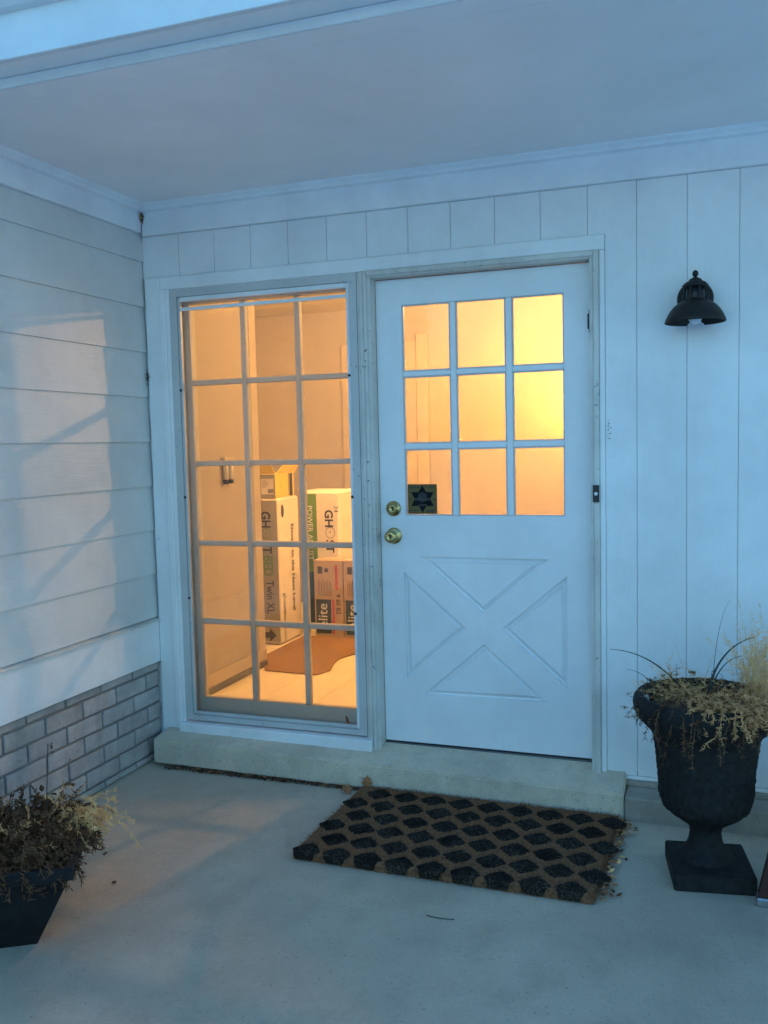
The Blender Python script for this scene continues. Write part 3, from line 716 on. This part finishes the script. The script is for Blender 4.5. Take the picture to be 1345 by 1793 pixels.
# square planter by the wing wall
PCX, PCY, PR = .43, -1.526, R(-14-45)
plb = empty('square_planter', (PCX,PCY,FZ), 'dark tapered square planter in front of the brick base', 'planter')
vs = []; PT = .120
def sq(h, z): return [(PCX+h*math.cos(R(-14)+k*math.pi/2), PCY+h*math.sin(R(-14)+k*math.pi/2), z) for k in range(4)]
lv = [(.164,FZ),(.334,.082),(.352,.084),(.355,.118),(.350,.121),(.322,.121),(.318,.116),(.300,.07)]
for h, z in lv: vs += sq(h, z)
fs = [(3,2,1,0)]
for i in range(len(lv)-1):
    for k in range(4): fs.append((i*4+k, i*4+(k+1)%4, (i+1)*4+(k+1)%4, (i+1)*4+k))
mesh('pot', vs, fs, planterm, plb)
mesh('soil', sq(.305,.085), [(0,1,2,3)], soil, plb)
pp = empty('dried_planter_plant', (PCX,PCY,.09), 'brown matted dead plant filling the square planter by the bricks', 'plant')
rnd = random.Random(33)
mb = MB()
def inpl(rnd):
    a, b_ = rnd.uniform(-1,1)*.215, rnd.uniform(-1,1)*.215; c, s = math.cos(PR), math.sin(PR)
    return PCX+a*c-b_*s, PCY+a*s+b_*c
for i in range(650):
    x, y = inpl(rnd); dx, dy = x-PCX, y-PCY
    sprig(mb, rnd, (x, y, .09+rnd.uniform(0,.05)), (dx*4+rnd.gauss(0,.5), dy*4+rnd.gauss(0,.5), .8), rnd.uniform(.05,.15), .32, 6, .018, 0, .0017, .20)
for i in range(120):
    a = rnd.uniform(0, 6.28); sprig(mb, rnd, (PCX+.24*math.cos(a), PCY+.24*math.sin(a), .13), (math.cos(a), math.sin(a), .15), rnd.uniform(.05,.11), .3, 5, .018, 0, .0014, .4)
mb.build('brown_stems', brownf, pp)
mb = MB()
for i in range(50):
    x, y = PCX+.16+rnd.gauss(0,.05), PCY+.19+rnd.gauss(0,.04); sprig(mb, rnd, (x, y, .13+rnd.uniform(0,.04)), (.8+rnd.gauss(0,.5), .4+rnd.gauss(0,.5), .35), rnd.uniform(.06,.17), .3, 7, .015, 0, .0013, .18)
mb.build('straw_tuft', straw, pp)
mb = MB()
for i in range(30):
    x, y = inpl(rnd); sprig(mb, rnd, (x, y, .16+rnd.uniform(0,.05)), (rnd.gauss(0,.6), rnd.gauss(0,.6), .7), rnd.uniform(.06,.15), .32, 4, .015, 0, .0011, .12)
mb.build('straw_curls', paleg, pp)
mb = MB()
for i in range(170):
    x, y = inpl(rnd); crumpled(mb, rnd, (x, y, .12+rnd.uniform(0,.09)), rnd.uniform(.012,.030))
mb.build('withered_leaves', brownf, pp)
mb = MB()
for (x, y, h) in ((.50,-1.40,.46),(.34,-1.50,.44),(.30,-1.62,.42),(.42,-1.56,.40)):
    tubemesh(mb, bez((x,y,.1),(x+.01,y,.25),(x+rnd.uniform(-.03,.05),y+.02,h*.85),8), .0014)
    for k in range(6): fibre(mb, (x+.02,y+.02,h*.85-.008*k), (rnd.gauss(0,1),rnd.gauss(0,1),.5), .02, .003, 0)
mb.build('dead_stalk', bladeg, pp)

# ------------------------------------------------------------------ bench leg at the right edge of the picture
bn = empty('wooden_bench', (3.1,-.66,FZ), 'dark red wooden bench with metal shod splayed leg beside the urn', 'bench')
for s, fx, tx in ((0,2.664,2.735),(1,3.58,3.51)):
    for y, sh in ((-.67,0),(-.35,.11)):
        vs = []
        for (x, z) in ((fx+sh,FZ+.028),(fx+sh+.05,FZ+.028),(tx+sh+.05,.20),(tx+sh,.20)): vs += [(x,y-.02,z),(x,y+.02,z)]
        mesh('leg', vs, [(0,2,4,6),(7,5,3,1),(0,1,3,2),(2,3,5,4),(4,5,7,6),(6,7,1,0)], redwood, bn)
        box('metal_foot', fx+sh-.006, fx+sh+.054, y-.026, y+.026, FZ, FZ+.0275, steel, bn, .004)
for k in range(4): box('seat_slat', 2.72+.034*k, 3.58+.034*k, -.70+.10*k, -.70+.10*k+.085, .2005, .225, redwood, bn, .004)

# ------------------------------------------------------------------ boxes seen through the window
FY = (0,-1,0)
g1 = empty('mattress_box', (-.36,1.835,0), 'tall white mattress carton reading Twin XL standing against the inner wall', 'box')
box('carton', -.55, -.172, 1.67, 2.0, .005, .985, cardw, g1, .012)
box('printed_side', -.548, -.176, 1.6685, 1.6695, .02, .972, greyp, g1, 0)
D = (0,0,-1); UXv = (1,0,0); UYv = (0,1,0); fy = 1.6675
text('lettering', 'GH', .078, (-.292,fy,.90), D, (1.25,0,0), darkp, g1, .022)
text('lettering', 'ST', .078, (-.287,fy,.70), D, (1.25,0,0), darkp, g1, .022)
text('lettering', 'BED', .078, (-.283,fy,.605), D, (1.25,0,0), greenp, g1, .022)
ring_ = MB()
for k in range(24):
    a, c = 2*math.pi*k/24, 2*math.pi*(k+1)/24; q = lambda t, r: (-.257+r*math.cos(t), fy, .752+r*math.sin(t))
    ring_.add([q(a,.036), q(c,.036), q(c,.032), q(a,.032)], [(0,1,2,3)])
ring_.box(-.262,-.252,fy-.0003,fy,.752,.760); ring_.build('ghost_emblem', greenp, g1)
text('lettering', 'Twin XL', .064, (-.268,fy,.435), D, (1.25,0,0), darkp, g1, .01)
text('lettering', "Nature's Sleep", .034, (-.318,fy,.66), D, UXv, darkp, g1)
text('lettering', '17ANU4039', .042, (-.312,fy,.43), D, UXv, darkp, g1)
ar = MB()
ar.add([(-.30,fy,.085),(-.255,fy,.085),(-.255,fy,.115),(-.205,fy,.065),(-.255,fy,.015+.005),(-.255,fy,.045),(-.30,fy,.045)], [(0,1,5,6),(2,3,4)]); ar.build('arrow_mark', greyink, g1)
fx = -.1705
text('lettering', 'Elevate to the Next Level', .058, (fx,1.868,.80), D, UYv, darkp, g1, .022)
text('lettering', 'ghostbed.com', .058, (fx,1.722,.345), D, UYv, darkp, g1, .0)
em = MB()
for k in range(12):
    a = 2*math.pi*k/12; em.add([(fx,1.745,.895),(fx,1.745+.022*math.cos(a),.895+.045*math.sin(a)),(fx,1.745+.022*math.cos(a+.4),.895+.045*math.sin(a+.4))], [(0,1,2)])
em.build('ghost_emblem', darkp, g1)
yb = empty('yellow_box', (-.33,1.82,.986), 'open yellow carton with raised flaps on top of the tall mattress box', 'box')
box('carton', -.50, -.180, 1.675, 1.955, .9862, 1.145, yellowb, yb, .003)
box('printed_side', -.499, -.183, 1.6725, 1.6745, .988, 1.143, greyp, yb, 0)
box('shipping_label', -.285, -.195, 1.6715, 1.6722, 1.012, 1.115, cardw, yb, 0)
lb = MB()
for k in range(7): lb.box(-.235+.006*k,-.232+.006*k,1.6705,1.6712,1.02,1.048)
for k in range(4): lb.box(-.278,-.245+.008*(k%3),1.6705,1.6712,1.06+.013*k,1.063+.013*k)
lb.build('label_print', darkp, yb)
for (y0, y1) in ((1.868,1.876),(1.885,1.93)): box('black_stripe', -.1795, -.179, y0, y1, .99, 1.143, darkp, yb, 0)
text('lettering', '. : .', .05, (-.1788,1.74,1.09), D, UYv, darkp, yb, .02)
for vs in ([(-.50,1.675,1.146),(-.18,1.675,1.146),(-.20,1.655,1.215),(-.48,1.655,1.215)],[(-.18,1.675,1.146),(-.18,1.955,1.146),(-.13,1.945,1.205),(-.145,1.74,1.215)]):
    c = [Vector(v) for v in vs]; nrm = (c[1]-c[0]).cross(c[3]-c[0]).normalized()*.003; mesh('flap', c+[v+nrm for v in c], [(0,1,2,3),(7,6,5,4),(0,4,5,1),(1,5,6,2),(2,6,7,3),(3,7,4,0)], yellowb, yb)
g2 = empty('mattress_box', (-.04,2.37,0), 'white mattress carton with green corner stripe behind the two brown cartons', 'box')
box('carton', -.26, .055, 2.20, 2.52, 0, 1.005, cardw, g2, .02)
box('green_stripe', -.215, -.125, 2.1985, 2.1995, .42, .985, greenp, g2, 0); box('dark_stripe', -.215, -.125, 2.1985, 2.1995, .02, .4195, tealp, g2, 0)
text('lettering', 'POWER ADJUST', .055, (-.195,2.1975,.90), D, UXv, whitep, g2, .01)
text('lettering', 'GH', .088, (-.060,2.198,.87), D, UXv, darkp, g2, .022); text('lettering', 'ST', .088, (-.055,2.198,.655), D, UXv, darkp, g2, .022)
ring_ = MB()
for k in range(24):
    a, c = 2*math.pi*k/24, 2*math.pi*(k+1)/24; q = lambda t, r: (-.022+r*math.cos(t), 2.198, .705+r*math.sin(t)*1.1)
    ring_.add([q(a,.037), q(c,.037), q(c,.034), q(a,.034)], [(0,1,2,3)])
ring_.box(-.027,-.018,2.1977,2.198,.706,.714); ring_.build('ghost_emblem', darkp, g2)
text('lettering', '24', .05, (.012,2.198,.90), D, UXv, greyink, g2)
for k, (x0, lab) in enumerate(((-.070,'tan printed carton with teal panel, left of the pair on the floor'), (.152,'tan printed carton with teal panel, right of the pair, cut by window frame'))):
    e = empty('printed_carton', (x0+.109,2.09,0), lab, 'box', 'printed cartons on the room floor')
    box('carton', x0, x0+.218, 2.0, 2.17, 0, .535, cardk if False else plain('tan_carton%d' % k, (.50,.38,.27), .75, 0, .05, 6, .05), e, .004)
    y = 1.9988
    box('teal_panel', x0+.012, x0+.125, y, y+.0008, .02, .26, tealp, e, 0)
    box('red_strip', x0+.132, x0+.150, y, y+.0008, .02, .26, redp, e, 0); box('red_strip', x0+.160, x0+.178, y, y+.0008, .33, .50, redp, e, 0)
    text('lettering', 'elite', .10, (x0+.095,y-.0006,.06), (0,0,1), (-1,0,0), whitep, e, .005)
    text('lettering', '9 60 B2', .045, (x0+.165,y-.0006,.30), D, UXv, darkp, e, .01)
    pr = MB()
    for r in range(9): pr.box(x0+.03+.012*r,x0+.033+.012*r,y-.0004,y-.0001,.285,.40-.01*(r%3))
    pr.add([(x0+.095+.016*math.cos(R(30*t)),y-.0003,.465+.016*math.sin(R(30*t))) for t in range(12)], [tuple(range(11,-1,-1))]); pr.box(x0+.03,x0+.065,y-.0004,y-.0001,.44,.49); pr.build('small_print', greyink, e)
cb = [(-.14,1.32),(.04,1.02),(.383,1.0),(.42,1.12),(.375,1.28),(.36,1.40),(.40,1.52),(.56,1.60),(.95,1.66),(.95,1.97),(-.14,1.97)]
vs = [(x,y,.0015+.004*random.random()) for x,y in cb]; vs += [(x,y,v[2]+.004) for (x,y),v in zip(cb,vs)]; n = len(cb)
tag(mesh('cardboard_sheet', vs, [tuple(range(n-1,-1,-1)), tuple(range(n,2*n))]+[(i,(i+1)%n,n+(i+1)%n,n+i) for i in range(n)], cardk), 'torn brown cardboard sheet lying flat on the room floor', 'cardboard')
ch = empty('door_chime', (-.027,.76,1.12), 'short white chime tubes hanging on the inner wall behind the window', 'chime')
for y in (.735,.79): lathe('tube', [(.014,1.150),(.014,1.245)], -.012, y, tube, ch, 16); lathe('tube_end', [(.0145,1.128),(.015,1.149)], -.012, y, darkp, ch, 16)
box('bracket', -.0295, .0, .71, .815, 1.2455, 1.275, innertrim, ch, .003)
# lit lamps in the room; the one above the cartons is added fill
cl = empty('ceiling_lamp', (1.5,2.15,2.43), 'lit bare bulb lamp on the room ceiling behind the door', 'lamp')
lathe('canopy', [(.07,2.4295),(.065,2.41),(.03,2.395),(.018,2.392)], 1.5, 2.15, innertrim, cl, 24)
lathe('bulb', [(.010,2.3915),(.022,2.383),(.032,2.366),(.034,2.348),(.026,2.333),(.011,2.325),(0,2.324)], 1.5, 2.15, ceil_bulb_m, cl, 20)
fill_lamp = empty('ceiling_lamp', (-.06,1.45,2.43), 'added bare fill bulb on the room ceiling brightening the cartons', 'lamp')  # added lamp, hidden above the window, lifts cartons, floor and far wall
lathe('canopy', [(.07,2.4295),(.065,2.41),(.03,2.405),(.018,2.402)], -.06, 1.45, innertrim, fill_lamp, 24)
lathe('bulb', [(.010,2.4015),(.020,2.395),(.030,2.38),(.030,2.365),(.022,2.352),(.010,2.347),(0,2.346)], -.06, 1.45, fill_bulb_m, fill_lamp, 20)
wl = empty('floor_lamp', (1.632,2.97,0), 'lit globe floor lamp near the back wall behind the door', 'lamp')
lathe('base', [(.13,.0005),(.13,.012),(.10,.022),(.014,.03)], 1.632, 2.97, brass, wl, 28)
lathe('pole', [(.011,.0305),(.011,1.55)], 1.632, 2.97, brass, wl, 14)
lathe('globe', [(.018,1.573),(.042,1.59),(.054,1.62),(.052,1.655),(.034,1.682),(.012,1.69)], 1.632, 2.97, sconce_m, wl, 24)
lathe('cup', [(.012,1.5505),(.022,1.556),(.024,1.572)], 1.632, 2.97, brass, wl, 16)

# ------------------------------------------------------------------ dead leaves and small litter
def leaf(name, loc, rot, s, mat, label):
    pts = [(0,-1),(.25,-.75),(.55,-.8),(.45,-.35),(.85,-.1),(.5,.15),(.6,.6),(.25,.5),(0,1),(-.2,.55),(-.65,.5),(-.45,.1),(-.9,-.15),(-.4,-.35),(-.5,-.85),(-.2,-.7)]
    Mx = Matrix.Rotation(rot[2],3,'Z') @ Matrix.Rotation(rot[1],3,'Y') @ Matrix.Rotation(rot[0],3,'X')
    v0 = [(Mx @ Vector((x*s, y*s, (x*x*.5+.15*math.sin(y*4))*s)))+Vector(loc) for x, y in pts]+[(Mx @ Vector((0,0,0)))+Vector(loc)]
    tag(mesh(name, v0, [(16,i,(i+1)%16) for i in range(16)], mat), label, 'leaf')
leaf('dead_leaf', (1.135,-.166,-.118), (R(70),0,R(10)), .030, leafm, 'curled brown dead leaf leaning upright on the step at mat corner')
leaf('dead_leaf', (1.045,-.19,FZ+.016), (R(25),R(15),R(50)), .034, leafm, 'brown dead leaf lying on the concrete left of the mat')
leaf('dead_leaf', (.965,.040,.078), (R(60),0,R(75)), .022, leafr, 'reddish leaf scrap caught inside the window bottom right')
leaf('dead_leaf', (.582,-1.178,FZ+.006), (R(10),0,R(30)), .011, darkp, 'tiny dark leaf scrap alone on the warm lit concrete')
tw = MB(); tubemesh(tw, bez((1.675,-1.06,FZ+.003),(1.72,-1.075,FZ+.005),(1.765,-1.058,FZ+.003),6), .0016, 0, 5)
tag(tw.build('twig', bladeg), 'thin dark twig lying on the concrete before the mat', 'twig')
# cobweb debris in the upper corner and small tufts along the wing corner
def tuftthing(name, c, s, n, seed, label, mats, lf=1.0):
    r = random.Random(seed); mb = MB()
    for i in range(n):
        p = Vector(c)+Vector((abs(r.gauss(0,s*.4)), -abs(r.gauss(0,s*.4)), r.gauss(0,s))); d = Vector((r.gauss(0,1), r.gauss(0,1), r.gauss(0,1))).normalized()*s*r.uniform(.2,.9)*lf; u = d.orthogonal().normalized()*s*.09
        mb.add([p-d-u, p-d+u, p+d+u*.3, p+d-u*.3], [(0,1,2,3)], r.randrange(len(mats)))
    tag(mb.build(name, None, None, mats=mats), label, 'debris')
tuftthing('cobweb_debris', (.024,-.024,2.405), .016, 60, 1, 'dark cobweb and dirt clot in the upper porch corner', [darkp, straw, brownf])
tuftthing('insect_nest', (.018,-.022,1.665), .014, 40, 2, 'dark insect nest scrap on the siding corner beside the window', [darkp, brownf])
tuftthing('dirt_clot', (.040,-.0195,.905), .005, 12, 4, 'small dark dirt clot on the white window casing', [darkp])
tuftthing('peeling_flecks', (2.135,-.003,1.36), .018, 26, 6, 'few dark flecks of peeled paint right of the door frame', [darkp], .22)
